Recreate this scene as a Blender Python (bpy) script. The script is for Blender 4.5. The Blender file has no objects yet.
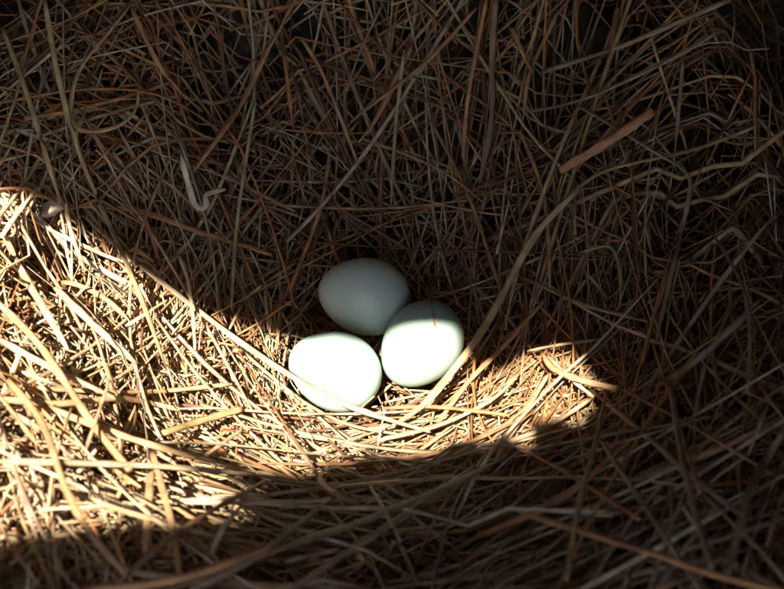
import bpy, bmesh, math, random
import numpy as np
from mathutils import Vector, Matrix

rng = np.random.default_rng(11)
random.seed(11)
scene = bpy.context.scene
COL = scene.collection
R = math.radians

# ------------------------------------------------------------------ camera
CAM_EL, CAM_D = R(54), 0.56
LENS = 40.0
EGG_PX = (384.0, 338.0)                       # where the nest's middle shows in the photograph
cam_d = bpy.data.cameras.new('camera'); cam = bpy.data.objects.new('camera', cam_d); COL.objects.link(cam)
cam_d.lens = LENS; cam_d.sensor_width = 36.0; cam_d.clip_start = 0.01; cam_d.clip_end = 200.0
CAM = Vector((0.0, -CAM_D*math.cos(CAM_EL), CAM_D*math.sin(CAM_EL) + 0.02))
FW = (Vector((0, 0, 0.02)) - CAM).normalized()
q = FW.to_track_quat('-Z', 'Y').to_matrix()
fpx = LENS/36.0*784.0
# turn the camera a little so the middle of the nest falls on EGG_PX
ax = math.atan((EGG_PX[0]-392.0)/fpx); ay = math.atan((EGG_PX[1]-294.5)/fpx)
q = q @ Matrix.Rotation(ax, 3, 'Y') @ Matrix.Rotation(ay, 3, 'X')
cam.matrix_world = Matrix.Translation(CAM) @ q.to_4x4()
cam_d.dof.use_dof = True; cam_d.dof.focus_distance = 0.545; cam_d.dof.aperture_fstop = 7.0
scene.camera = cam
Q = np.array(q); C0 = np.array(CAM)

# ------------------------------------------------------------------ light
SUN_EL, SUN_AZ = 63.0, -22.0                  # azimuth measured from -y (the open front) towards -x when negative
sdir = Vector((math.sin(R(SUN_AZ))*math.cos(R(SUN_EL)), -math.cos(R(SUN_AZ))*math.cos(R(SUN_EL)), math.sin(R(SUN_EL))))
S = np.array(sdir)
w = bpy.data.worlds.new('World'); scene.world = w; w.use_nodes = True
nt = w.node_tree; nt.nodes.clear()
sky = nt.nodes.new('ShaderNodeTexSky'); sky.sky_type = 'NISHITA'; sky.sun_disc = False
sky.sun_elevation = R(SUN_EL); sky.sun_rotation = R(180.0 + SUN_AZ)
bg = nt.nodes.new('ShaderNodeBackground'); bg.inputs['Strength'].default_value = 0.08
wo = nt.nodes.new('ShaderNodeOutputWorld')
nt.links.new(sky.outputs[0], bg.inputs[0]); nt.links.new(bg.outputs[0], wo.inputs[0])
sl = bpy.data.lights.new('sun', 'SUN'); sl.energy = 2.55; sl.angle = R(0.8); sl.color = (1.0, 0.955, 0.88)
so = bpy.data.objects.new('sun', sl); COL.objects.link(so)
so.rotation_euler = sdir.to_track_quat('Z', 'Y').to_euler(); so.location = (0, -2, 4)
scene.view_settings.view_transform = 'Standard'; scene.view_settings.look = 'None'
scene.view_settings.exposure = 3.25; scene.view_settings.use_white_balance = True; scene.view_settings.white_balance_temperature = 7300; scene.view_settings.gamma = 1.0
scene.cycles.max_bounces = 8; scene.cycles.diffuse_bounces = 5; scene.cycles.glossy_bounces = 2
scene.cycles.transmission_bounces = 2; scene.cycles.caustics_reflective = False
scene.cycles.use_denoising = True

# ------------------------------------------------------------------ the shape of the nest
def smooth(t):
    t = np.clip(t, 0, 1); return t*t*(3-2*t)
_wv = [(rng.uniform(10, 75), rng.uniform(0, 6.28), rng.uniform(0, 6.28)) for _ in range(14)]
def lump(x, y):
    z = 0
    for f, a, p in _wv: z = z + np.sin((x*math.cos(a)+y*math.sin(a))*f + p)/(1+f*0.06)
    return z*0.0027
def CORNER(x, y):
    return smooth((y-.12)/.14)*smooth((np.abs(x+.01)-.15)/.15)
def HOLLOW(x, y):
    """where the straw is thin and deep: towards the two far corners and in pockets"""
    c = smooth((y-.20)/.10)*smooth((np.abs(x+.02)-.10)/.14) + .8*smooth((x-.20)/.10)
    p = np.sin(x*31+1.3)*np.sin(y*27+.4)+.6*np.sin(x*53-y*37)
    return np.clip(c, 0, 1) + .75*smooth((p-.45)/.6)*smooth((np.hypot(x, y)-.1)/.08)
def H(x, y, c=1.0):
    """height of the packed straw over the middle of the bowl"""
    x = np.asarray(x, float); y = np.asarray(y, float)
    r = np.hypot(x, y*1.05) + 1e-6
    cx, cy = x/r, y/r
    rise = 0.110 + 0.095*np.clip(cy, 0, 1) + 0.015*np.clip(-cy, 0, 1) - 0.02*np.clip(-cx, 0, 1) + 0.01*np.clip(cx, 0, 1)
    k = smooth((r-0.038)/0.27)
    return np.maximum(rise*k + lump(x, y)*smooth((r-0.03)/0.1) - HOLLOW(x, y)*.05 - .15*c*CORNER(x, y) - .05*smooth((x-.2)/.1), -.012 + .012*np.sin(x*40))

def ray(px, py):
    d = Q @ np.array([(px-392.0)/fpx, -(py-294.5)/fpx, -1.0])
    return d/np.linalg.norm(d)
def at(px, py, lift=0.0):
    """the point of the nest's surface (raised by lift) that shows at a pixel of the photograph"""
    d = ray(px, py); t = 0.2
    ts = np.arange(0.2, 1.3, .008); p = C0 + d*ts[:, None]
    under = p[:, 2] <= H(p[:, 0], p[:, 1], .15) + lift
    k = int(np.argmax(under)) if under.any() else len(ts)-1
    lo, hi = ts[max(k-1, 0)], ts[k]
    for _ in range(7):
        t = (lo+hi)/2; p = C0 + d*t
        if p[2] <= H(p[0], p[1], .15) + lift: hi = t
        else: lo = t
    return C0 + d*hi
def project(P):
    L = (P - C0) @ Q
    return np.stack([392.0 + fpx*L[..., 0]/-L[..., 2], 294.5 - fpx*L[..., 1]/-L[..., 2], -L[..., 2]], -1)

# ------------------------------------------------------------------ materials
def new_mat(name):
    m = bpy.data.materials.new(name); m.use_nodes = True
    n = m.node_tree.nodes; b = n['Principled BSDF']
    return m, n, m.node_tree.links, b

def straw_material():
    m, n, l, b = new_mat('straw')
    at_ = n.new('ShaderNodeAttribute'); at_.attribute_name = 'tint'
    ob = n.new('ShaderNodeTexCoord')
    uv = n.new('ShaderNodeUVMap')
    mp = n.new('ShaderNodeMapping'); mp.inputs['Scale'].default_value = (5.0, 0.5, 1)
    l.new(uv.outputs[0], mp.inputs[0])
    ns = n.new('ShaderNodeTexNoise'); ns.inputs['Scale'].default_value = 4.0; ns.inputs['Detail'].default_value = 3
    l.new(mp.outputs[0], ns.inputs['Vector'])
    blot = n.new('ShaderNodeTexNoise'); blot.inputs['Scale'].default_value = 90.0; blot.inputs['Detail'].default_value = 3
    l.new(ob.outputs['Object'], blot.inputs['Vector'])
    r1 = n.new('ShaderNodeMapRange'); r1.inputs[1].default_value = .3; r1.inputs[2].default_value = .7; r1.inputs[3].default_value = .58; r1.inputs[4].default_value = 1.3
    l.new(ns.outputs[0], r1.inputs[0])
    r2 = n.new('ShaderNodeMapRange'); r2.inputs[1].default_value = .35; r2.inputs[2].default_value = .68; r2.inputs[3].default_value = 0; r2.inputs[4].default_value = .6
    l.new(blot.outputs[0], r2.inputs[0])
    mul = n.new('ShaderNodeVectorMath'); mul.operation = 'SCALE'
    l.new(at_.outputs['Color'], mul.inputs[0]); l.new(r1.outputs[0], mul.inputs['Scale'])
    mix = n.new('ShaderNodeMix'); mix.data_type = 'RGBA'; mix.inputs['B'].default_value = (0.16, 0.072, 0.036, 1)
    l.new(r2.outputs[0], mix.inputs['Factor']); l.new(mul.outputs[0], mix.inputs['A'])
    l.new(mix.outputs['Result'], b.inputs['Base Color'])
    b.inputs['Roughness'].default_value = 0.42
    b.inputs['Specular IOR Level'].default_value = 0.35
    bp = n.new('ShaderNodeBump'); bp.inputs['Strength'].default_value = 0.6; bp.inputs['Distance'].default_value = 0.0006
    mp2 = n.new('ShaderNodeMapping'); mp2.inputs['Scale'].default_value = (22.0, 0.4, 1)
    l.new(uv.outputs[0], mp2.inputs[0])
    n2 = n.new('ShaderNodeTexNoise'); n2.inputs['Scale'].default_value = 3.0
    l.new(mp2.outputs[0], n2.inputs['Vector']); l.new(n2.outputs[0], bp.inputs['Height'])
    l.new(bp.outputs[0], b.inputs['Normal'])
    tr = n.new('ShaderNodeBsdfTranslucent'); l.new(mix.outputs['Result'], tr.inputs['Color'])
    ms = n.new('ShaderNodeMixShader'); ms.inputs[0].default_value = .22
    out = n['Material Output']
    l.new(b.outputs[0], ms.inputs[1]); l.new(tr.outputs[0], ms.inputs[2]); l.new(ms.outputs[0], out.inputs['Surface'])
    return m
STRAW = straw_material()

def egg_material(name, col):
    m, n, l, b = new_mat(name)
    tc = n.new('ShaderNodeTexCoord')
    a = n.new('ShaderNodeTexNoise'); a.inputs['Scale'].default_value = 38; a.inputs['Detail'].default_value = 4
    l.new(tc.outputs['Object'], a.inputs['Vector'])
    mx = n.new('ShaderNodeMix'); mx.data_type = 'RGBA'
    mx.inputs['A'].default_value = (*col, 1); mx.inputs['B'].default_value = (col[0]*.88, col[1]*.94, col[2]*.93, 1)
    l.new(a.outputs[0], mx.inputs['Factor'])
    sp = n.new('ShaderNodeTexNoise'); sp.inputs['Scale'].default_value = 420; sp.inputs['Detail'].default_value = 2
    l.new(tc.outputs['Object'], sp.inputs['Vector'])
    rr = n.new('ShaderNodeMapRange'); rr.inputs[1].default_value = .62; rr.inputs[2].default_value = .75; rr.inputs[3].default_value = 0; rr.inputs[4].default_value = .25
    l.new(sp.outputs[0], rr.inputs[0])
    m2 = n.new('ShaderNodeMix'); m2.data_type = 'RGBA'; m2.inputs['B'].default_value = (.42, .36, .27, 1)
    l.new(rr.outputs[0], m2.inputs['Factor']); l.new(mx.outputs['Result'], m2.inputs['A'])
    sm = n.new('ShaderNodeTexNoise'); sm.inputs['Scale'].default_value = 75; sm.inputs['Detail'].default_value = 5; sm.inputs['Roughness'].default_value = .7
    l.new(tc.outputs['Object'], sm.inputs['Vector'])
    r3 = n.new('ShaderNodeMapRange'); r3.inputs[1].default_value = .58; r3.inputs[2].default_value = .74; r3.inputs[3].default_value = 0; r3.inputs[4].default_value = .75
    l.new(sm.outputs[0], r3.inputs[0])
    m3 = n.new('ShaderNodeMix'); m3.data_type = 'RGBA'; m3.inputs['B'].default_value = (.46, .40, .29, 1)
    l.new(r3.outputs[0], m3.inputs['Factor']); l.new(m2.outputs['Result'], m3.inputs['A'])
    l.new(m3.outputs['Result'], b.inputs['Base Color'])
    b.inputs['Roughness'].default_value = 0.38; b.inputs['Specular IOR Level'].default_value = 0.4
    b.inputs['Subsurface Weight'].default_value = 0.25; b.inputs['Subsurface Radius'].default_value = (.9, 1.0, .8); b.inputs['Subsurface Scale'].default_value = 0.003
    bp = n.new('ShaderNodeBump'); bp.inputs['Strength'].default_value = .3; bp.inputs['Distance'].default_value = .0004
    v = n.new('ShaderNodeTexNoise'); v.inputs['Scale'].default_value = 1100; v.inputs['Detail'].default_value = 2
    l.new(tc.outputs['Object'], v.inputs['Vector']); l.new(v.outputs[0], bp.inputs['Height']); l.new(bp.outputs[0], b.inputs['Normal'])
    return m

def wood_material():
    m, n, l, b = new_mat('old_wood')
    tc = n.new('ShaderNodeTexCoord'); mp = n.new('ShaderNodeMapping'); mp.inputs['Scale'].default_value = (1.5, 14, 14)
    l.new(tc.outputs['Object'], mp.inputs[0])
    ns = n.new('ShaderNodeTexNoise'); ns.inputs['Scale'].default_value = 5; ns.inputs['Detail'].default_value = 6
    l.new(mp.outputs[0], ns.inputs['Vector'])
    cr = n.new('ShaderNodeValToRGB')
    cr.color_ramp.elements[0].position = .3; cr.color_ramp.elements[0].color = (.06, .042, .028, 1)
    cr.color_ramp.elements[1].position = .75; cr.color_ramp.elements[1].color = (.16, .115, .08, 1)
    l.new(ns.outputs[0], cr.inputs[0]); l.new(cr.outputs[0], b.inputs['Base Color'])
    b.inputs['Roughness'].default_value = .8
    bp = n.new('ShaderNodeBump'); bp.inputs['Strength'].default_value = .4; bp.inputs['Distance'].default_value = .001
    l.new(ns.outputs[0], bp.inputs['Height']); l.new(bp.outputs[0], b.inputs['Normal'])
    return m
WOOD = wood_material()

def mat_soil():
    m, n, l, b = new_mat('packed_chaff')
    tc = n.new('ShaderNodeTexCoord')
    ns = n.new('ShaderNodeTexNoise'); ns.inputs['Scale'].default_value = 160; ns.inputs['Detail'].default_value = 6
    l.new(tc.outputs['Object'], ns.inputs['Vector'])
    cr = n.new('ShaderNodeValToRGB')
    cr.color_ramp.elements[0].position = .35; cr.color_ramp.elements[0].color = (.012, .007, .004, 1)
    cr.color_ramp.elements[1].position = .7; cr.color_ramp.elements[1].color = (.07, .040, .020, 1)  # near-black, so gaps at the back read as deep shade
    l.new(ns.outputs[0], cr.inputs[0])
    lit_attr = n.new('ShaderNodeAttribute'); lit_attr.attribute_name = 'lit_tone'
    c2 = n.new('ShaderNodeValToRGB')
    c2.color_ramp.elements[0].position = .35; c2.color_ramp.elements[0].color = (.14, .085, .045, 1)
    c2.color_ramp.elements[1].position = .7; c2.color_ramp.elements[1].color = (.46, .33, .19, 1)  # paler mix, brightens the gaps on the sunlit left
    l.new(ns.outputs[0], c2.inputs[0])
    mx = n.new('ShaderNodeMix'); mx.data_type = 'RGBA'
    l.new(lit_attr.outputs['Fac'], mx.inputs['Factor']); l.new(cr.outputs[0], mx.inputs['A']); l.new(c2.outputs[0], mx.inputs['B'])
    l.new(mx.outputs['Result'], b.inputs['Base Color']); b.inputs['Roughness'].default_value = .9
    bp = n.new('ShaderNodeBump'); bp.inputs['Strength'].default_value = .8; bp.inputs['Distance'].default_value = .003
    l.new(ns.outputs[0], bp.inputs['Height']); l.new(bp.outputs[0], b.inputs['Normal'])
    return m
CHAFF = mat_soil()

# ------------------------------------------------------------------ helpers
def obj_from(name, verts, faces, mat, parent=None, loc=(0, 0, 0)):
    me = bpy.data.meshes.new(name); me.from_pydata([tuple(v) for v in verts], [], [tuple(f) for f in faces]); me.update()
    me.materials.append(mat)
    o = bpy.data.objects.new(name, me); COL.objects.link(o); o.location = loc
    if parent: o.parent = parent
    return o
def empty(name, loc, label=None, cat=None, group=None):
    o = bpy.data.objects.new(name, None); o.empty_display_size = .02; COL.objects.link(o); o.location = loc
    if label: o['label'] = label; o['category'] = cat
    if group: o['group'] = group
    return o

def resample(P, n):
    """a smooth curve (Catmull-Rom) through the points, n samples"""
    P = np.asarray(P, float)
    if len(P) == 2: P = np.stack([P[0], (P[0]+P[1])/2, P[1]])
    E = np.vstack([2*P[0]-P[1], P, 2*P[-1]-P[-2]])
    d = np.r_[0, np.cumsum(np.linalg.norm(np.diff(P, axis=0), axis=1))]
    s = np.linspace(0, d[-1], n); out = np.zeros((n, P.shape[1]))
    for i, v in enumerate(s):
        k = min(max(np.searchsorted(d, v, 'right')-1, 0), len(P)-2)
        t = (v-d[k])/max(d[k+1]-d[k], 1e-9)
        a, b_, c, e = E[k], E[k+1], E[k+2], E[k+3]
        out[i] = .5*((2*b_) + (c-a)*t + (2*a-5*b_+4*c-e)*t*t + (3*b_-a-3*c+e)*t**3)
    return out

def straw_geo(P, w, flat, sides, taper, phase):
    """P (N,n,3) centre lines, w (N,) widths, flat (N,) thickness/width, taper (N,2) width factors at the two ends.
    Returns vertices (N, n, sides, 3)."""
    N, n, _ = P.shape
    T = np.gradient(P, axis=1); T /= np.linalg.norm(T, axis=2, keepdims=True)+1e-12
    up = np.zeros_like(T); up[..., 2] = 1.0
    steep = np.abs(T[..., 2]) > .9
    up[steep] = (0, 1, 0)
    A = np.cross(T, up); A /= np.linalg.norm(A, axis=2, keepdims=True)+1e-12
    B = np.cross(A, T)
    t = np.linspace(0, 1, n)[None, :]
    tw = phase[:, None, 0] + phase[:, None, 1]*t
    ca, sa = np.cos(tw)[..., None], np.sin(tw)[..., None]
    U = A*ca + B*sa; V = B*ca - A*sa
    prof = taper[:, :1] + (1-taper[:, :1])*np.clip(t/.12, 0, 1)**.7
    prof = prof*(taper[:, 1:] + (1-taper[:, 1:])*np.clip((1-t)/.18, 0, 1)**.7)
    wob = 1 + .10*np.sin(t*23 + phase[:, :1]*7) + .06*np.sin(t*51+phase[:, 1:]*9)
    rad = (w[:, None]/2)*prof*wob
    out = np.zeros((N, n, sides, 3))
    for k in range(sides):
        a = 2*math.pi*k/sides
        cx, sx = math.cos(a), math.sin(a)
        fold = (abs(cx)*np.where(np.sin(phase[:, 0]*5) > 0, .55, 0) if sides > 4 else 0*flat)[:, None, None]*rad[..., None]
        out[:, :, k] = P + U*(rad*cx)[..., None] + V*(rad*sx*flat[:, None])[..., None] + V*fold
    return out

def build_straws(name, P, w, flat, taper, phase, tint, sides=4, parent=None):
    N, n, _ = P.shape
    V = straw_geo(P, w, flat, sides, taper, phase).reshape(-1, 3)
    base = (np.arange(N)*n*sides)[:, None, None]
    i = np.arange(n-1)[None, :, None]*sides; k = np.arange(sides)[None, None, :]; k2 = (k+1) % sides
    F = np.stack(np.broadcast_arrays(base+i+k, base+i+k2, base+i+sides+k2, base+i+sides+k), -1).reshape(-1, 4)
    c0 = (np.arange(N)*n*sides)[:, None] + np.arange(sides)[None, ::-1]
    c1 = (np.arange(N)*n*sides + (n-1)*sides)[:, None] + np.arange(sides)[None, :]
    caps = np.vstack([c0, c1])
    me = bpy.data.meshes.new(name)
    nf = len(F) + len(caps)
    me.vertices.add(len(V)); me.vertices.foreach_set('co', V.astype(np.float32).ravel())
    loops = np.concatenate([F.ravel(), caps.ravel()]).astype(np.int32)
    me.loops.add(len(loops)); me.loops.foreach_set('vertex_index', loops)
    me.polygons.add(nf)
    starts = np.concatenate([np.arange(len(F))*4, len(F)*4 + np.arange(len(caps))*sides]).astype(np.int32)
    me.polygons.foreach_set('loop_start', starts)
    me.update(calc_edges=True)
    me.polygons.foreach_set('use_smooth', np.r_[np.ones(len(F), bool), np.zeros(len(caps), bool)])
    uvl = me.uv_layers.new(name='UVMap')
    ln = np.linalg.norm(P[:, -1]-P[:, 0], axis=1)
    tt = np.linspace(0, 1, n)
    vv = (np.arange(N)[:, None]*3.17 + ln[:, None]*tt[None]*40)[:, :, None] + np.zeros((1, 1, sides))
    uu = np.broadcast_to((np.arange(sides)/sides)[None, None], vv.shape) + (np.arange(N)*0.37 % 7)[:, None, None]
    uvv = np.stack([uu, vv], -1).reshape(-1, 2)
    uvl.data.foreach_set('uv', uvv[loops].astype(np.float32).ravel())
    ca = me.attributes.new('tint', 'FLOAT_COLOR', 'POINT')
    tc = np.repeat(np.c_[tint, np.ones(N)], n*sides, axis=0)
    ca.data.foreach_set('color', tc.astype(np.float32).ravel())
    me.materials.append(STRAW)
    o = bpy.data.objects.new(name, me); COL.objects.link(o)
    if parent: o.parent = parent
    return o

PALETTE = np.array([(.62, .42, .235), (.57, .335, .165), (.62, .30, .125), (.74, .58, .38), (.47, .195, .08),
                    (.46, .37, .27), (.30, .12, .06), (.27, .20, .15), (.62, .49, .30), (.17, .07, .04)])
LIT_TINTS = np.array([2.2, .9, .35, 5, .3, 1.0, .15, .3, 3, .08])  # pale mix that lifts the straw where the sun falls
SHADE_TINTS = np.array([1.5, 2.6, 3.4, .35, 2.2, .25, .8, .1, .5, .8])  # russet mix standing for the shade at the back and right
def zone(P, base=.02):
    """share of pale tints: high at the sunlit left and bowl, painting light into the straw"""
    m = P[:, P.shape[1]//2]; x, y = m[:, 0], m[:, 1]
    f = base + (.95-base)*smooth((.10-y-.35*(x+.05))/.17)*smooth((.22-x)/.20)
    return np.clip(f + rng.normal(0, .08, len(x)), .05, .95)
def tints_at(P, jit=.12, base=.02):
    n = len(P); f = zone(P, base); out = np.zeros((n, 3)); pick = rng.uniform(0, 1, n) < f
    a = rng.choice(10, n, p=LIT_TINTS/LIT_TINTS.sum()); b_ = rng.choice(10, n, p=SHADE_TINTS/SHADE_TINTS.sum())
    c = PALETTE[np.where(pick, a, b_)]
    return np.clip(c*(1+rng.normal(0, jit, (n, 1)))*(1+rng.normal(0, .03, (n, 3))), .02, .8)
def tints(n, pw=None, jit=.1):
    p = np.array(pw if pw is not None else [2, 2.2, 2, 1.3, 1.4, .8, 1, .5, 1, .5], float); p /= p.sum()
    c = PALETTE[rng.choice(len(PALETTE), n, p=p)]
    return c*(1+rng.normal(0, jit, (n, 1)))*(1+rng.normal(0, .03, (n, 3)))

# ------------------------------------------------------------------ eggs
EGG_L, EGG_W = 0.0580, 0.0478
def egg_mesh():
    nu, nv = 64, 40
    vs, fs = [], []
    for j in range(nv+1):
        th = math.pi*j/nv
        x = -math.cos(th)*EGG_L/2
        r = math.sin(th)*EGG_W/2*(1 + 0.10*(-math.cos(th)) - 0.03*math.cos(th)**2)   # blunt end towards +x
        if j in (0, nv): vs.append((x, 0, 0)); continue
        for i in range(nu):
            a = 2*math.pi*i/nu; vs.append((x, r*math.cos(a), r*math.sin(a)))
    rg = lambda j, i: 1+(j-1)*nu+i % nu
    for i in range(nu): fs.append((0, rg(1, i+1), rg(1, i)))
    for j in range(1, nv-1):
        for i in range(nu): fs.append((rg(j, i), rg(j, i+1), rg(j+1, i+1), rg(j+1, i)))
    e = len(vs)-1
    for i in range(nu): fs.append((rg(nv-1, i), rg(nv-1, i+1), e))
    return vs, fs
RIGHT, UPV, FWD = Q[:, 0], Q[:, 1], -Q[:, 2]
def egg(px, py, dist, ang, tilt, label, col, sc=1.0):
    """ang: direction of the blunt end in the picture (degrees, counter-clockwise from right); tilt: how far it points away"""
    d = ray(px, py); c = C0 + d*dist
    ax_ = (RIGHT*math.cos(R(ang)) + UPV*math.sin(R(ang)))*math.cos(R(tilt)) + FWD*math.sin(R(tilt))
    ax_ /= np.linalg.norm(ax_)
    z = np.cross(ax_, FWD); z /= np.linalg.norm(z); y = np.cross(z, ax_)
    vs, fs = egg_mesh()
    o = obj_from('egg', vs, fs, egg_material('eggshell', col))
    for p in o.data.polygons: p.use_smooth = True
    M = Matrix(((ax_[0], y[0], z[0], c[0]), (ax_[1], y[1], z[1], c[1]), (ax_[2], y[2], z[2], c[2]), (0, 0, 0, 1)))
    o.matrix_world = M @ Matrix.Scale(sc, 4)
    o['label'] = label; o['category'] = 'egg'; o['group'] = 'eggs lying in the straw nest'
    return o, c, sc
EGGS = [
    egg(364.5, 296.0, .578, -12, 10, 'pale grey-green egg lying wholly in shade behind the two sunlit eggs', (.50, .58, .50), 1.07),
    egg(421.3, 344.5, .556, 50, 12, 'half sunlit pale blue-green egg with brown shadow across its top', (.30, .40, .345), 1.03),
    egg(335.0, 370.5, .548, -22, 8, 'almost wholly sunlit pale green egg with a long bright straw passing in front', (.36, .49, .43), 1.03),
]

# ------------------------------------------------------------------ the nest box round the straw
box = empty('nest_box', (0, 0, 0), 'dark wooden nest box whose boards vanish in shadow behind the straw', 'nest box')
def board(name, x0, x1, y0, y1, z0, z1, parent):
    cx, cy, cz = (x0+x1)/2, (y0+y1)/2, (z0+z1)/2
    a, b_, c = (x1-x0)/2, (y1-y0)/2, (z1-z0)/2; e = .0015
    bm = bmesh.new(); bmesh.ops.create_cube(bm, size=2.0)
    for v in bm.verts: v.co = (v.co.x*a, v.co.y*b_, v.co.z*c)
    bmesh.ops.bevel(bm, geom=bm.edges[:], offset=e, segments=1, affect='EDGES')
    me = bpy.data.meshes.new(name); bm.to_mesh(me); bm.free(); me.materials.append(WOOD)
    o = bpy.data.objects.new(name, me); COL.objects.link(o); o.location = (cx, cy, cz); o.parent = parent
    return o
WX, WY, WZ = .37, .37, .66
FY = -.52
def wall(name):
    o = bpy.data.objects.new(name, None); o.empty_display_size = .02; COL.objects.link(o); o.parent = box; return o
bw, lw, rw, fw = wall('back_wall'), wall('side_wall'), wall('side_wall'), wall('front_light_baffle')
zz = [-.04 + k*.14 for k in range(6)]
for k in range(5):
    g = .0001; j = .002*(k % 2)
    z0, z1 = zz[k]+g, zz[k+1]-g
    board('plank', -WX-.02, WX+.02, WY+j, WY+.018+j, z0, z1, bw)
    board('plank', -WX-.018-j, -WX-j, FY, WY-.001, z0, z1, lw)
    board('plank', WX+j, WX+.018+j, FY, WY-.001, z0, z1, rw)
    if k < 1: board('plank', -WX-.02, WX+.02, FY-.019-j, FY-.001-j, z0, z1, fw)
    elif k == 4:
        board('plank', -WX-.02, WX+.02, FY-.019-j, FY-.001-j, z0, z1, fw)  # unseen top board added to shut out blue sky light
    else:
        board('plank', -WX-.02, -.26, FY-.019-j, FY-.001-j, z0, z1, fw); board('plank', .17, WX+.02, FY-.019-j, FY-.001-j, z0, z1, fw)  # unseen boards added to narrow the opening and darken the sides
board('bottom_board', -WX-.03, WX+.03, FY-.03, WY+.03, -.058, -.0385, box)

# unseen roof board, added with a hole cut to shape the sun patch
LIT = [(-40, 172, .0), (0, 190, .0), (60, 218, .0), (110, 250, .0), (170, 292, .0), (222, 321, .0),
       (313, 341, None), (335, 336, None), (357, 341, None), (388, 333, None), (405, 327, None), (433, 325, None), (456, 330, None), (470, 366, .01), (505, 372, .005), (532, 352, .012), (566, 350, .015), (590, 374, .012), (602, 400, .01),
       (580, 418, .005), (545, 432, .0), (495, 450, .0), (400, 463, .0), (330, 474, .0), (285, 478, .0),
       (268, 484, .0), (238, 466, .0), (206, 449, .0), (204, 452, .0), (228, 470, .0), (248, 490, .0), (256, 508, .0), (244, 530, .0), (190, 528, .0), (140, 526, .0), (90, 542, .0), (30, 546, .0), (-40, 550, .0)]  # thin spike in the rim, added to cast a dark streak
def on_egg(px, py):
    d = ray(px, py); best = None
    for (_, c, sc) in EGGS:
        oc = C0-c; b_ = oc@d; disc = b_*b_-(oc@oc-(.0245*sc)**2)
        if disc > 0:
            t = -b_-math.sqrt(disc)
            if best is None or t < best: best = t
    return C0 + d*best
ZL = -.04 + 5*.14 + .001
hole = []
for px, py, lf in LIT:
    p = on_egg(px, py) if lf is None else at(px, py, lf)
    s = (ZL-p[2])/S[2]
    hole.append(p + S*s)
hole = np.array(hole)[:, :2]
def ragged(h):  # jagged rim breaks up the sun patch's lower and right edges
    out = []
    m = len(h)
    for i in range(m):
        a, b_ = h[i], h[(i+1) % m]
        k = max(2, int(np.linalg.norm(b_-a)/.006))
        amp = .005 if 17 <= i < 22 else .0032 if 16 <= i < m-1 else (0 if 6 <= i < 14 else .0010)
        nrm = np.array([-(b_-a)[1], (b_-a)[0]]); nrm /= np.linalg.norm(nrm)+1e-9
        for j in range(k):
            out.append(a+(b_-a)*j/k + nrm*rng.normal(0, 1)*amp*(j > 0))
    return np.array(out)
hole = ragged(hole)
def light_mask_mesh():
    bm = bmesh.new()
    outer = [(-WX-.10, FY-.32), (WX+.10, FY-.32), (WX+.10, WY+.05), (-WX-.10, WY+.05)]  # front edge overhangs to keep direct sun out of the opening
    def loop(pts, z):
        vs = [bm.verts.new((x, y, z)) for x, y in pts]
        return [bm.edges.new((vs[i], vs[(i+1) % len(vs)])) for i in range(len(vs))]
    e = loop(outer, ZL) + loop([tuple(h) for h in hole], ZL)
    bmesh.ops.triangle_fill(bm, edges=e, use_beauty=True)
    r = bmesh.ops.extrude_face_region(bm, geom=bm.faces[:])
    for v in r['geom']:
        if isinstance(v, bmesh.types.BMVert): v.co.z += .012
    bmesh.ops.recalc_face_normals(bm, faces=bm.faces[:])
    me = bpy.data.meshes.new('light_mask_roof'); bm.to_mesh(me); bm.free(); me.materials.append(WOOD)
    o = bpy.data.objects.new('light_mask_roof', me); COL.objects.link(o); o.parent = box
light_mask_mesh()

# unseen pale earth added in front to bounce warm light into the box
def bounce_earth_mat():
    m, n, l, b = new_mat('bounce_earth')
    tc = n.new('ShaderNodeTexCoord'); ns = n.new('ShaderNodeTexNoise'); ns.inputs['Scale'].default_value = 6; ns.inputs['Detail'].default_value = 8
    l.new(tc.outputs['Object'], ns.inputs['Vector']); cr = n.new('ShaderNodeValToRGB')
    cr.color_ramp.elements[0].position = .3; cr.color_ramp.elements[0].color = (.58, .42, .27, 1)
    cr.color_ramp.elements[1].position = .7; cr.color_ramp.elements[1].color = (.72, .56, .38, 1)
    l.new(ns.outputs[0], cr.inputs[0]); l.new(cr.outputs[0], b.inputs['Base Color']); b.inputs['Roughness'].default_value = .95
    return m
g = obj_from('bounce_ground', [(-60, -60, -.30), (60, -60, -.30), (60, 60, -.30), (-60, 60, -.30)], [(0, 1, 2, 3)], bounce_earth_mat())
g['kind'] = 'structure'

# ------------------------------------------------------------------ the nest
nest = empty('straw_nest', (0, 0, 0), 'deep bowl of loose dry straw around the three eggs, sunlit on its left side', 'nest')
# packed chaff under the loose straw
nx = ny = 120
gx = np.linspace(-WX+.002, WX-.002, nx); gy = np.linspace(FY+.002, WY-.002, ny)
GX, GY = np.meshgrid(gx, gy)
_fr = smooth((.06-GY)/.10)*smooth((.16-GX)/.12)*smooth((np.hypot(GX, GY)-.05)/.07)  # mask that raises and pales the chaff on the sunlit side
GZ = np.maximum(H(GX, GY) - .060 + .044*_fr - .03*HOLLOW(GX, GY), -.038) + rng.normal(0, .0012, GX.shape)
idx = np.arange(nx*ny).reshape(ny, nx)
F = np.stack([idx[:-1, :-1], idx[:-1, 1:], idx[1:, 1:], idx[1:, :-1]], -1).reshape(-1, 4)
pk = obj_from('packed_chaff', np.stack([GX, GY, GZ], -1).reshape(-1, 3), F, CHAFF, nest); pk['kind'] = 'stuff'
da = pk.data.attributes.new('lit_tone', 'FLOAT', 'POINT'); da.data.foreach_set('value', _fr.reshape(-1).astype(np.float32))

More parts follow.
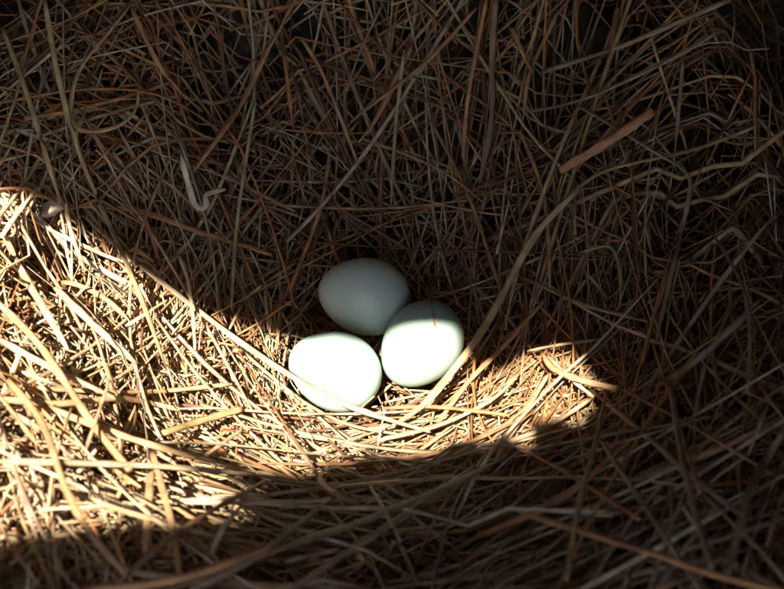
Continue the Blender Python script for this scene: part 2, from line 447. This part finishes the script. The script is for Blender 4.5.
ELL = [(364.5, 296.5, 48, 41), (421.5, 344.5, 46, 46), (335, 370.5, 48, 43)]
EC = np.array([c for _, c, _ in EGGS])
def clear_of_eggs(P, extra=0.0):
    """True for straws that neither run into an egg nor stand between it and the photographer"""
    pr = project(P); ok = np.ones(len(P), bool)
    for (cx, cy, a, b_), c in zip(ELL, EC):
        dz = np.linalg.norm(c-C0)
        ins = (((pr[..., 0]-cx)/a)**2 + ((pr[..., 1]-cy)/b_)**2 < 1.0+extra) & (pr[..., 2] < dz+.02)
        ins |= np.linalg.norm(P-c, axis=2) < .0245
        ok &= ~ins.any(axis=1)
    return ok

def scatter(N, n, L, wmm, lay, direc, conform=.55, curl=2.2, pitch=.10, where=None, arch=0.0, cf_=1.0):
    """random straws lying on the bowl: returns centre lines. direc(x,y) gives (angle, spread)"""
    x = rng.uniform(-.36, .36, N*4); y = rng.uniform(-.30, .35, N*4)
    if where is not None:
        k = rng.uniform(0, 1, N*4) < where(x, y); x, y = x[k], y[k]
    k = rng.uniform(0, 1, len(x)) > (.62*HOLLOW(x, y) + .4*CORNER(x, y))*cf_; x, y = x[k], y[k]
    x, y = x[:N], y[:N]; N = len(x)
    a, s = direc(x, y)
    a = a + rng.normal(0, 1, N)*s
    ln = L[0] + (L[1]-L[0])*rng.beta(1.4, 2.4, N)
    t = np.linspace(-.5, .5, n)
    kap = rng.normal(0, curl, N)
    ang = a[:, None] + kap[:, None]*ln[:, None]*t[None]
    if True:
        kink = rng.uniform(0, 1, N) < .28
        kp = rng.uniform(-.35, .35, N); ka = rng.normal(0, .7, N)*kink
        ang = ang + ka[:, None]*(t[None] > kp[:, None])
    dx = np.cos(ang)*ln[:, None]/(n-1); dy = np.sin(ang)*ln[:, None]/(n-1)
    X = np.cumsum(dx, 1); Y = np.cumsum(dy, 1)
    X = X - X[:, n//2:n//2+1] + x[:, None]; Y = Y - Y[:, n//2:n//2+1] + y[:, None]
    X = np.clip(X, -WX+.004, WX-.004); Y = np.clip(Y, FY+.01, WY-.004)
    Z = H(X, Y, cf_)
    lin = Z[:, :1] + (Z[:, -1:]-Z[:, :1])*(t+.5)[None]
    cf = np.clip(rng.normal(conform, .2, N), .1, 1)[:, None]
    Zs = Z*cf + lin*(1-cf)
    Zs = np.maximum(Zs, Z-.012)
    off = lay[0] + (lay[1]-lay[0])*rng.uniform(0, 1, N)
    pi = rng.normal(0, pitch, N)[:, None]*ln[:, None]*t[None]
    bend = rng.normal(0, .5, N)[:, None]*ln[:, None]*(t[None]**2-.08)*.3
    Zs = Zs + off[:, None] + pi + np.abs(arch)*bend
    Zs = np.maximum(Zs, -.032 + rng.uniform(0, .006, N)[:, None])
    Zs = np.minimum(Zs, Z + .034 + rng.uniform(0, .012, N)[:, None])
    return np.stack([X, Y, Zs], -1)

def params(N, wmm):
    w = (wmm[0] + (wmm[1]-wmm[0])*rng.beta(1.3, 2.6, N))/1000
    return w, rng.uniform(.35, .8, N), np.stack([rng.uniform(.5, 1, N), rng.uniform(.3, 1, N)], -1), np.stack([rng.uniform(0, 6.28, N), rng.normal(0, 1.2, N)], -1)

def tang(x, y):                # round the bowl
    return np.arctan2(x, -y)*1.0, None
def dir_mix(x, y):
    r = np.hypot(x, y); th = np.arctan2(y, x)
    t = th + math.pi/2          # tangential
    rad = th                    # radial: up the slope
    pick = rng.uniform(0, 1, len(x))
    back = (y > .04)
    a = np.where(back & (pick < .74), rad + rng.normal(0, .30, len(x)), t)
    a = np.where(pick > .86, rng.uniform(0, math.pi, len(x)), a)
    s = np.where(y < -.02, .38, .55)
    return a, s
rand = lambda x, y: (rng.uniform(0, 6.28, len(x)), .1)
left = lambda x, y: np.clip((-x+.02)*5, .1, 1)*np.clip(1-np.abs(y+.04)*3.4, .1, 1)

# ------------------------------------------------------------------ straws traced one by one
KEY = []                                       # the straws that single themselves out: nothing random may bury them
MM = .633/1000                                 # metres per pixel of the photograph at the eggs
def traced(pts, wpx, col, lift=(.012, .012), flat=.5, n=18, name='straw', parent=nest, label=None, cat='straw', tap=(.6, .4), group=None, rnd=0.0):
    Pp = resample(np.array([(a, b) for a, b in pts], float), n) if rnd == 0 else resample(np.array(pts, float), n)
    lf = np.interp(np.linspace(0, 1, n), np.linspace(0, 1, len(lift)), lift)
    P = np.array([at(a, b, l+.011) for (a, b), l in zip(Pp, lf)])
    for _ in range(2): P[1:-1] = (P[:-2]+P[1:-1]*2+P[2:])/4
    d = np.mean(np.linalg.norm(P-C0, axis=1))
    wm = (wpx if wpx < 6 else 6+(wpx-6)*.5)*d/fpx
    top = label is not None
    if top: KEY.append((P, wm))
    c0 = P[0].copy() if top else np.zeros(3)
    tint = np.array([col])*(1+rng.normal(0, .05))
    o = build_straws(name, (P-c0)[None], np.array([wm]), np.array([flat]), np.array([tap]),
                     np.array([[rng.uniform(-.4, .4), rng.normal(0, .5)]]), tint, sides=6, parent=None if top else parent)
    o.location = c0
    if top:
        o['label'] = label; o['category'] = cat
        o['group'] = group or 'loose straws lying over the nest'
    return o
TAN, PALE, BRN, RED, GRY, OLV, DRK, ORG = (.58, .37, .19), (.70, .52, .32), (.56, .28, .13), (.54, .22, .09), (.40, .27, .18), (.47, .36, .18), (.26, .15, .09), (.54, .28, .13)

# the ones that single themselves out are things of their own
traced([(85, 218), (120, 250), (190, 305), (250, 350), (310, 388), (360, 411), (430, 432)], 6.5, PALE, (.01, .02, .03, .03, .014), n=26,
       label='long bright straw running diagonally down past the front of the lower left egg')
traced([(181, 155), (188, 183), (195, 205), (202, 209), (208, 204), (204, 196), (213, 192), (226, 189)], 6.5, (.80, .70, .50), (.05, .045, .04), flat=.2, n=30,
       label='small pale straw curled into a hook above the upper edge of the sunlight', cat='straw', tap=(.3, .4))
traced([(133, 2), (106, 36), (84, 62), (74, 83), (71, 105), (72, 126), (84, 131), (103, 131), (128, 121), (139, 103), (138, 90)], 4.6, TAN, (.03, .03, .02), n=30,
       label='straw bent into an open loop in the dark upper left corner')
traced([(654, 112), (620, 135), (577, 161), (560, 171)], 14, (.60, .27, .13), (.045, .04), flat=.6, name='bark_stick', cat='stick', tap=(.9, .7),
       label='short thick reddish-brown stick lying in the upper right straw')
traced([(575, 105), (610, 125), (650, 150), (688, 173), (692, 178), (688, 200), (680, 235), (668, 285), (655, 345)], 5.2, (.38, .27, .17), (.03, .035, .03, .02), n=30,
       label='long straw snapped to a sharp angle at the right of the nest')
traced([(298, -4), (284, 22), (262, 60), (245, 98), (220, 135), (193, 172)], 9.5, BRN, (.035, .03, .02), flat=.35,
       label='broad brown blade slanting down from the top edge left of the middle')
traced([(256, 98), (246, 160), (236, 230), (231, 310)], 3.6, OLV, (.035, .03, .015), label='tall thin yellowish straw standing upright left of the shaded egg')
traced([(404, 50), (397, 110), (393, 160), (391, 205)], 3.8, (.5, .36, .18), (.03, .02), label='short upright yellow straw with a blunt cut top above the shaded egg')
traced([(579, 190), (535, 235), (500, 300), (478, 338), (458, 364), (425, 405), (392, 426)], 8.5, (.60, .43, .23), (.03, .03, .022, .012), flat=.35, n=26,
       label='broad curved blade sweeping up and right beside the half sunlit egg')
traced([(496, -4), (492, 40), (491, 80), (491, 120), (480, 182)], 8, (.33, .19, .10), (.04, .03, .015), flat=.4, label='broad brown blade hanging straight down from the top edge right of the middle')
traced([(44, -4), (55, 62), (69, 121), (83, 165), (112, 232), (140, 297), (166, 368)], 5.2, OLV, (.05, .04, .03, .015), n=26,
       label='long olive stalk crossing from the top left corner down into the sunlit straw')
traced([(518, 512), (585, 532), (656, 554), (727, 578), (800, 594)], 9, BRN, (.035, .035), label='thick brown stem lying along the bottom right edge')
traced([(268, 552), (345, 529), (409, 504), (458, 483), (508, 456)], 9.5, (.36, .23, .13), (.03, .03), label='thick brown stem rising to the right in the shade below the eggs')
traced([(581, 252), (598, 247), (610, 245), (616, 254), (621, 275), (620, 307)], 4, (.45, .40, .18), (.025, .02), label='greenish yellow straw hooked over at its top right of the eggs')
traced([(542, 352), (552, 368), (580, 380), (617, 389)], 7, TAN, (.022, .03), flat=.4, label='flat tan blade ending in a bright tip right of the sunlit patch', tap=(.4, .9))
traced([(-8, 461), (85, 463), (177, 467), (275, 477)], 6, PALE, (.03, .03), label='pale straw lying level across the lower left sunlit straw')
traced([(163, 433), (200, 421), (242, 409)], 8.5, (.52, .36, .17), (.018, .018), flat=.4, label='short broad golden blade in the sunlit straw below left of the eggs', tap=(.9, .9))

# the rest belong to the nest
T = [
 ([(0, 103), (26, 98), (79, 89), (138, 90), (166, 97), (207, 121), (243, 150)], 4, BRN, .02),
 ([(131, 7), (152, 52), (172, 83), (203, 112)], 5, BRN, .025), ([(2, 28), (24, 86), (38, 131), (60, 200)], 5, OLV, .035),
 ([(269, -3), (263, 62)], 3, TAN, .02), ([(382, 5), (360, 52), (346, 92)], 3.6, TAN, .025),
 ([(301, 38), (319, 66), (339, 114), (358, 165)], 4, BRN, .02), ([(277, -3), (286, 69), (293, 128)], 4.4, RED, .022),
 ([(412, 45), (367, 136)], 7, BRN, .02), ([(477, 8), (432, 58), (398, 86), (350, 122)], 4.5, ORG, .028),
 ([(487, -3), (473, 70), (467, 105), (463, 158)], 4.5, BRN, .03), ([(363, 139), (408, 155), (449, 175), (485, 204)], 4.2, TAN, .02),
 ([(528, 112), (576, 103), (628, 81), (686, 52), (722, 30)], 5.5, GRY, .035), ([(542, 72), (617, 48), (669, 26), (730, 0)], 6, GRY, .03),
 ([(617, 8), (607, 66)], 6, BRN, .02), ([(559, 10), (530, 72), (524, 112)], 4.5, BRN, .02), ([(512, 28), (532, 74)], 5, BRN, .022),
 ([(683, 62), (676, 140)], 4, GRY, .02), ([(693, 207), (724, 252), (745, 293), (750, 345), (747, 392)], 3.4, GRY, .03),
 ([(660, 385), (703, 355), (760, 300)], 7, GRY, .015), ([(524, 278), (583, 305), (648, 322)], 5, TAN, .015),
 ([(564, 200), (600, 172), (658, 158), (700, 148), (757, 126)], 4, TAN, .025), ([(670, 380), (681, 451), (695, 511), (713, 570)], 6, GRY, .03),
 ([(620, 389), (687, 424), (772, 475)], 6, BRN, .025), ([(590, 389), (649, 437), (684, 469), (745, 518)], 6, GRY, .02),
 ([(784, 430), (755, 479), (741, 522), (727, 578)], 7, GRY, .03), ([(606, 394), (599, 426), (594, 451), (581, 497), (567, 580)], 4.5, TAN, .04),
 ([(547, 355), (570, 378), (594, 397)], 4, PALE, .02), ([(527, 351), (557, 345), (594, 340)], 3, PALE, .015),
 ([(293, 588), (366, 540), (412, 511), (476, 467)], 8, GRY, .022), ([(370, 486), (391, 522), (418, 584)], 4, TAN, .035),
 ([(322, 472), (319, 480), (328, 490), (361, 506)], 5, TAN, .03), ([(356, 552), (390, 585)], 7, ORG, .02),
 ([(286, 562), (340, 549)], 5, PALE, .015), ([(395, 532), (459, 522), (489, 514)], 4, PALE, .015),
 ([(384, 408), (437, 407), (507, 415)], 4, ORG, .014), ([(258, 463), (324, 465), (402, 460), (459, 447), (532, 414)], 4, BRN, .012),
 ([(44, 406), (96, 426), (149, 444), (216, 463)], 8, TAN, .022), ([(8, 380), (43, 423), (64, 486), (89, 532), (126, 574)], 8, TAN, .03),
 ([(200, 459), (243, 429)], 4, PALE, .02), ([(110, 380), (85, 453)], 3.4, PALE, .03), ([(152, 451), (174, 532), (181, 582)], 7, TAN, .022),
 ([(120, 582), (184, 529), (264, 482)], 8, DRK, .03), ([(152, 469), (145, 552)], 9, TAN, .015), ([(80, 592), (177, 579), (273, 546)], 9, BRN, .035),
 ([(35, 388), (140, 392), (232, 384)], 5, TAN, .014), ([(3, 233), (21, 270), (45, 311), (68, 350)], 9, PALE, .02),
 ([(55, 288), (93, 325), (136, 364)], 8, PALE, .022), ([(38, 186), (18, 212), (1, 238)], 6, PALE, .025), ([(64, 195), (71, 232), (84, 268)], 4, PALE, .03),
 ([(179, 256), (188, 280), (193, 318), (195, 350)], 4, PALE, .03), ([(35, 287), (69, 283), (103, 297), (129, 320)], 5, TAN, .018),
 ([(126, 326), (167, 300)], 5, PALE, .02), ([(241, 306), (227, 334)], 4, PALE, .015),
 ([(66, 206), (103, 206), (152, 214), (193, 230), (234, 242), (272, 255)], 7, BRN, .012), ([(265, 290), (268, 330)], 3, PALE, .015),
 ([(0, 340), (60, 372), (120, 400)], 7, PALE, .02), ([(-5, 300), (40, 345), (90, 420), (130, 470)], 8, TAN, .026),
 ([(-5, 398), (60, 404), (120, 398), (180, 410)], 6, TAN, .018), ([(240, 350), (300, 400), (350, 426), (410, 436)], 4, PALE, .008),
 ([(380, 440), (440, 425), (495, 398), (520, 372)], 4, PALE, .012), ([(495, 460), (520, 420), (548, 375)], 5, PALE, .016),
 ([(470, 452), (540, 430), (592, 398)], 5, PALE, .018), ([(440, 420), (470, 380), (500, 350), (545, 300)], 5, TAN, .014),
 ([(520, 130), (545, 200), (550, 290)], 4, BRN, .014), ([(600, 60), (560, 150), (520, 260), (505, 330)], 4, TAN, .02),
 ([(430, 120), (470, 200), (500, 290)], 4, BRN, .015), ([(330, 150), (320, 210), (290, 290)], 4, BRN, .015),
 ([(640, 520), (560, 470), (500, 440)], 5, BRN, .018), ([(400, 590), (470, 540), (560, 500), (640, 430)], 6, BRN, .02),
 ([(700, 590), (640, 500), (600, 440)], 5, GRY, .025), ([(190, 590), (250, 560), (330, 500)], 7, GRY, .03),
]
for pts, wp, c, lf in T:
    traced(pts, wp, c, (lf*.8, lf*1.1, lf), flat=random.uniform(.35, .7), tap=(random.uniform(.4, 1), random.uniform(.25, .9)))

depth = np.full((640, 840), -1.0)
for KP, kw in KEY:
    L = resample(KP, 160); pr = project(L)
    for (u, v, z) in pr:
        rr = kw/2/z*fpx + 1.0
        u0, u1, v0, v1 = int(u-rr+24), int(u+rr+25), int(v-rr+24), int(v+rr+25)
        if 0 <= u0 and u1 < 840 and 0 <= v0 and v1 < 640: depth[v0:v1, u0:u1] = np.maximum(depth[v0:v1, u0:u1], z)
def buries(P):
    Pd = np.concatenate([P, (P[:, 1:]+P[:, :-1])/2, P[:, 1:]*.25+P[:, :-1]*.75, P[:, 1:]*.75+P[:, :-1]*.25], 1)
    pr = project(Pd); u = np.clip(pr[..., 0]+24, 0, 839).astype(int); v = np.clip(pr[..., 1]+24, 0, 639).astype(int)
    hit = pr[..., 2] < depth[v, u]-.0012
    return (hit.mean(1) > .0) & (rng.uniform(0, 1, len(P)) < .85)
layers = []
def add(N, n, L, wmm, lay, direc, pw=None, tuck=.02, **k):
    P = scatter(N, n, L, wmm, lay, direc, **k)
    P = P[clear_of_eggs(P, tuck)]; P = P[~buries(P)]
    M = len(P)
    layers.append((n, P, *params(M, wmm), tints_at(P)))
front = lambda x, y: np.clip(1.0 - smooth((y-.02)/.10)*.82 - .35*smooth((x-.14)/.1), .08, 1)
add(1500, 8, (.04, .15), (1.2, 3.0), (-.036, -.018), rand, pitch=.25, where=front)
add(1500, 12, (.08, .32), (1.0, 3.0), (-.026, -.006), dir_mix, pitch=.16, curl=2.6, where=front)
upper = lambda x, y: np.clip(1.0 - smooth((y-.05)/.10)*.46 - .75*smooth((x-.12)/.1) - .45*smooth((-x-.14)/.1)*smooth((y-.09)/.08), .1, 1)
add(900, 14, (.13, .42), (1.1, 3.3), (-.014, .010), dir_mix, pitch=.14, curl=2.8, where=upper)
add(340, 16, (.16, .38), (1.0, 2.8), (.002, .018), dir_mix, pitch=.13, conform=.5, curl=2.6)
light = [3, 1.6, .7, 4, .4, .8, .3, .4, 2, .15]
add(6200, 6, (.014, .075), (1.3, 3.6), (-.014, .006), rand, pw=light, pitch=.7, where=left)
add(700, 6, (.015, .06), (1.0, 3.0), (-.012, .010), rand, pitch=.7, where=front)
add(1800, 4, (.002, .010), (.6, 1.8), (-.012, .004), rand, pw=light, pitch=.8, where=front)
add(190, 14, (.10, .34), (1.0, 3.2), (-.01, .02), dir_mix, pitch=.2, conform=.3, curl=4, cf_=.1, where=lambda x, y: CORNER(x, y))
add(1300, 14, (.10, .28), (.8, 2.1), (-.004, .006), lambda x, y: (np.arctan2(y, x)+math.pi/2, .16), pw=light, conform=.9, curl=5, tuck=-.14,
    where=lambda x, y: np.where((np.hypot(x, y) < .18) & (y < .03), 1, 0))
for n in sorted({l[0] for l in layers}):
    g = [l for l in layers if l[0] == n]
    cat = [np.concatenate([l[i] for l in g]) for i in range(1, 7)]
    P, w_, fl, tp, ph, ti = cat
    o = build_straws('fine_straw', P, w_, fl, tp, ph, ti, sides=4, parent=nest); o['kind'] = 'stuff'

# larger loose straws at random, each one an object
def big(N, L, wmm, lay, direc, pw=None, **k):
    P = scatter(N*2, 14, L, wmm, lay, direc, **k)
    P = P[clear_of_eggs(P, .15)]; P = P[~buries(P)][:N]
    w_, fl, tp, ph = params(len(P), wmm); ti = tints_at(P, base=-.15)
    for i in range(len(P)):
        build_straws('straw', P[i:i+1], w_[i:i+1], fl[i:i+1], tp[i:i+1], ph[i:i+1], ti[i:i+1], sides=5, parent=nest)
def ringed(x, y): return (np.hypot(x, y) > .10)*1.0
big(110, (.12, .36), (2.2, 5.2), (.004, .020), dir_mix, where=lambda x, y: ringed(x, y)*upper(x, y), conform=.45, pitch=.12, curl=1.8)
big(40, (.05, .14), (2.4, 4.6), (.002, .02), rand, where=ringed, pitch=.3)

big(85, (.14, .36), (1.5, 3.0), (.004, .022), dir_mix, where=ringed, conform=.45, curl=2.2)
# thin straws touching the eggs
def on_egg_line(pts, wpx, col, label, lift=.0008):
    Pp = resample(np.array(pts, float), 12)
    P = np.array([on_egg_m(a, b, lift) for a, b in Pp])
    c0 = P[0].copy()
    o = build_straws('straw', (P-c0)[None], np.array([wpx*MM]), np.array([.7]), np.array([[.6, .6]]), np.array([[0, 0.]]), np.array([col]), sides=5)
    o.location = c0; o['label'] = label; o['category'] = 'straw'; o['group'] = 'thin straws resting on the eggs'
bpy.context.view_layer.update()
def on_egg_m(px, py, lift):
    d = ray(px, py); best = None
    for (o, c, sc) in EGGS:
        Mi = o.matrix_world.inverted()
        hit, loc, nor, _ = o.ray_cast(Mi @ Vector(C0), (Mi.to_3x3() @ Vector(d)).normalized())
        if hit:
            p = o.matrix_world @ loc
            nn = (o.matrix_world.to_3x3() @ nor).normalized()
            t = (p-Vector(C0)).length
            if best is None or t < best[0]: best = (t, np.array(p + nn*lift))
    return best[1]
on_egg_line([(430, 303), (432, 314), (434.5, 327)], 1.7, (.72, .42, .24), 'hair-thin straw lying on the brown shaded cap of the half sunlit egg', .0014)
on_egg_line([(326.5, 380), (325.5, 388), (325, 397)], .9, (.42, .36, .28), 'tiny hair of straw on the face of the sunlit lower left egg', .0006)

# wood chip at the left
def chip():
    p = at(52, 207, .012)
    bm = bmesh.new(); bmesh.ops.create_cube(bm, size=1.0)
    bmesh.ops.subdivide_edges(bm, edges=bm.edges[:], cuts=3, use_grid_fill=True)
    for v in bm.verts:
        v.co = Vector((v.co.x*.016, v.co.y*.009, v.co.z*.005)) + Vector((random.uniform(-1, 1), random.uniform(-1, 1), random.uniform(-1, 1)))*.0007
        v.co.z += .002*math.sin(v.co.x*260)
    me = bpy.data.meshes.new('wood_chip'); bm.to_mesh(me); bm.free()
    m, n, l, b = new_mat('pale_chip')
    tc = n.new('ShaderNodeTexCoord'); ns = n.new('ShaderNodeTexNoise'); ns.inputs['Scale'].default_value = 300
    l.new(tc.outputs['Object'], ns.inputs['Vector']); cr = n.new('ShaderNodeValToRGB')
    cr.color_ramp.elements[0].color = (.30, .21, .14, 1); cr.color_ramp.elements[1].color = (.50, .42, .33, 1)
    l.new(ns.outputs[0], cr.inputs[0]); l.new(cr.outputs[0], b.inputs['Base Color']); b.inputs['Roughness'].default_value = .7
    me.materials.append(m)
    o = bpy.data.objects.new('wood_chip', me); COL.objects.link(o); o.location = p; o.rotation_euler = (.2, -.25, .1)
    for f in me.polygons: f.use_smooth = True
    o['label'] = 'small pale chip of wood lying at the upper edge of the sunlit straw'; o['category'] = 'wood chip'
chip()
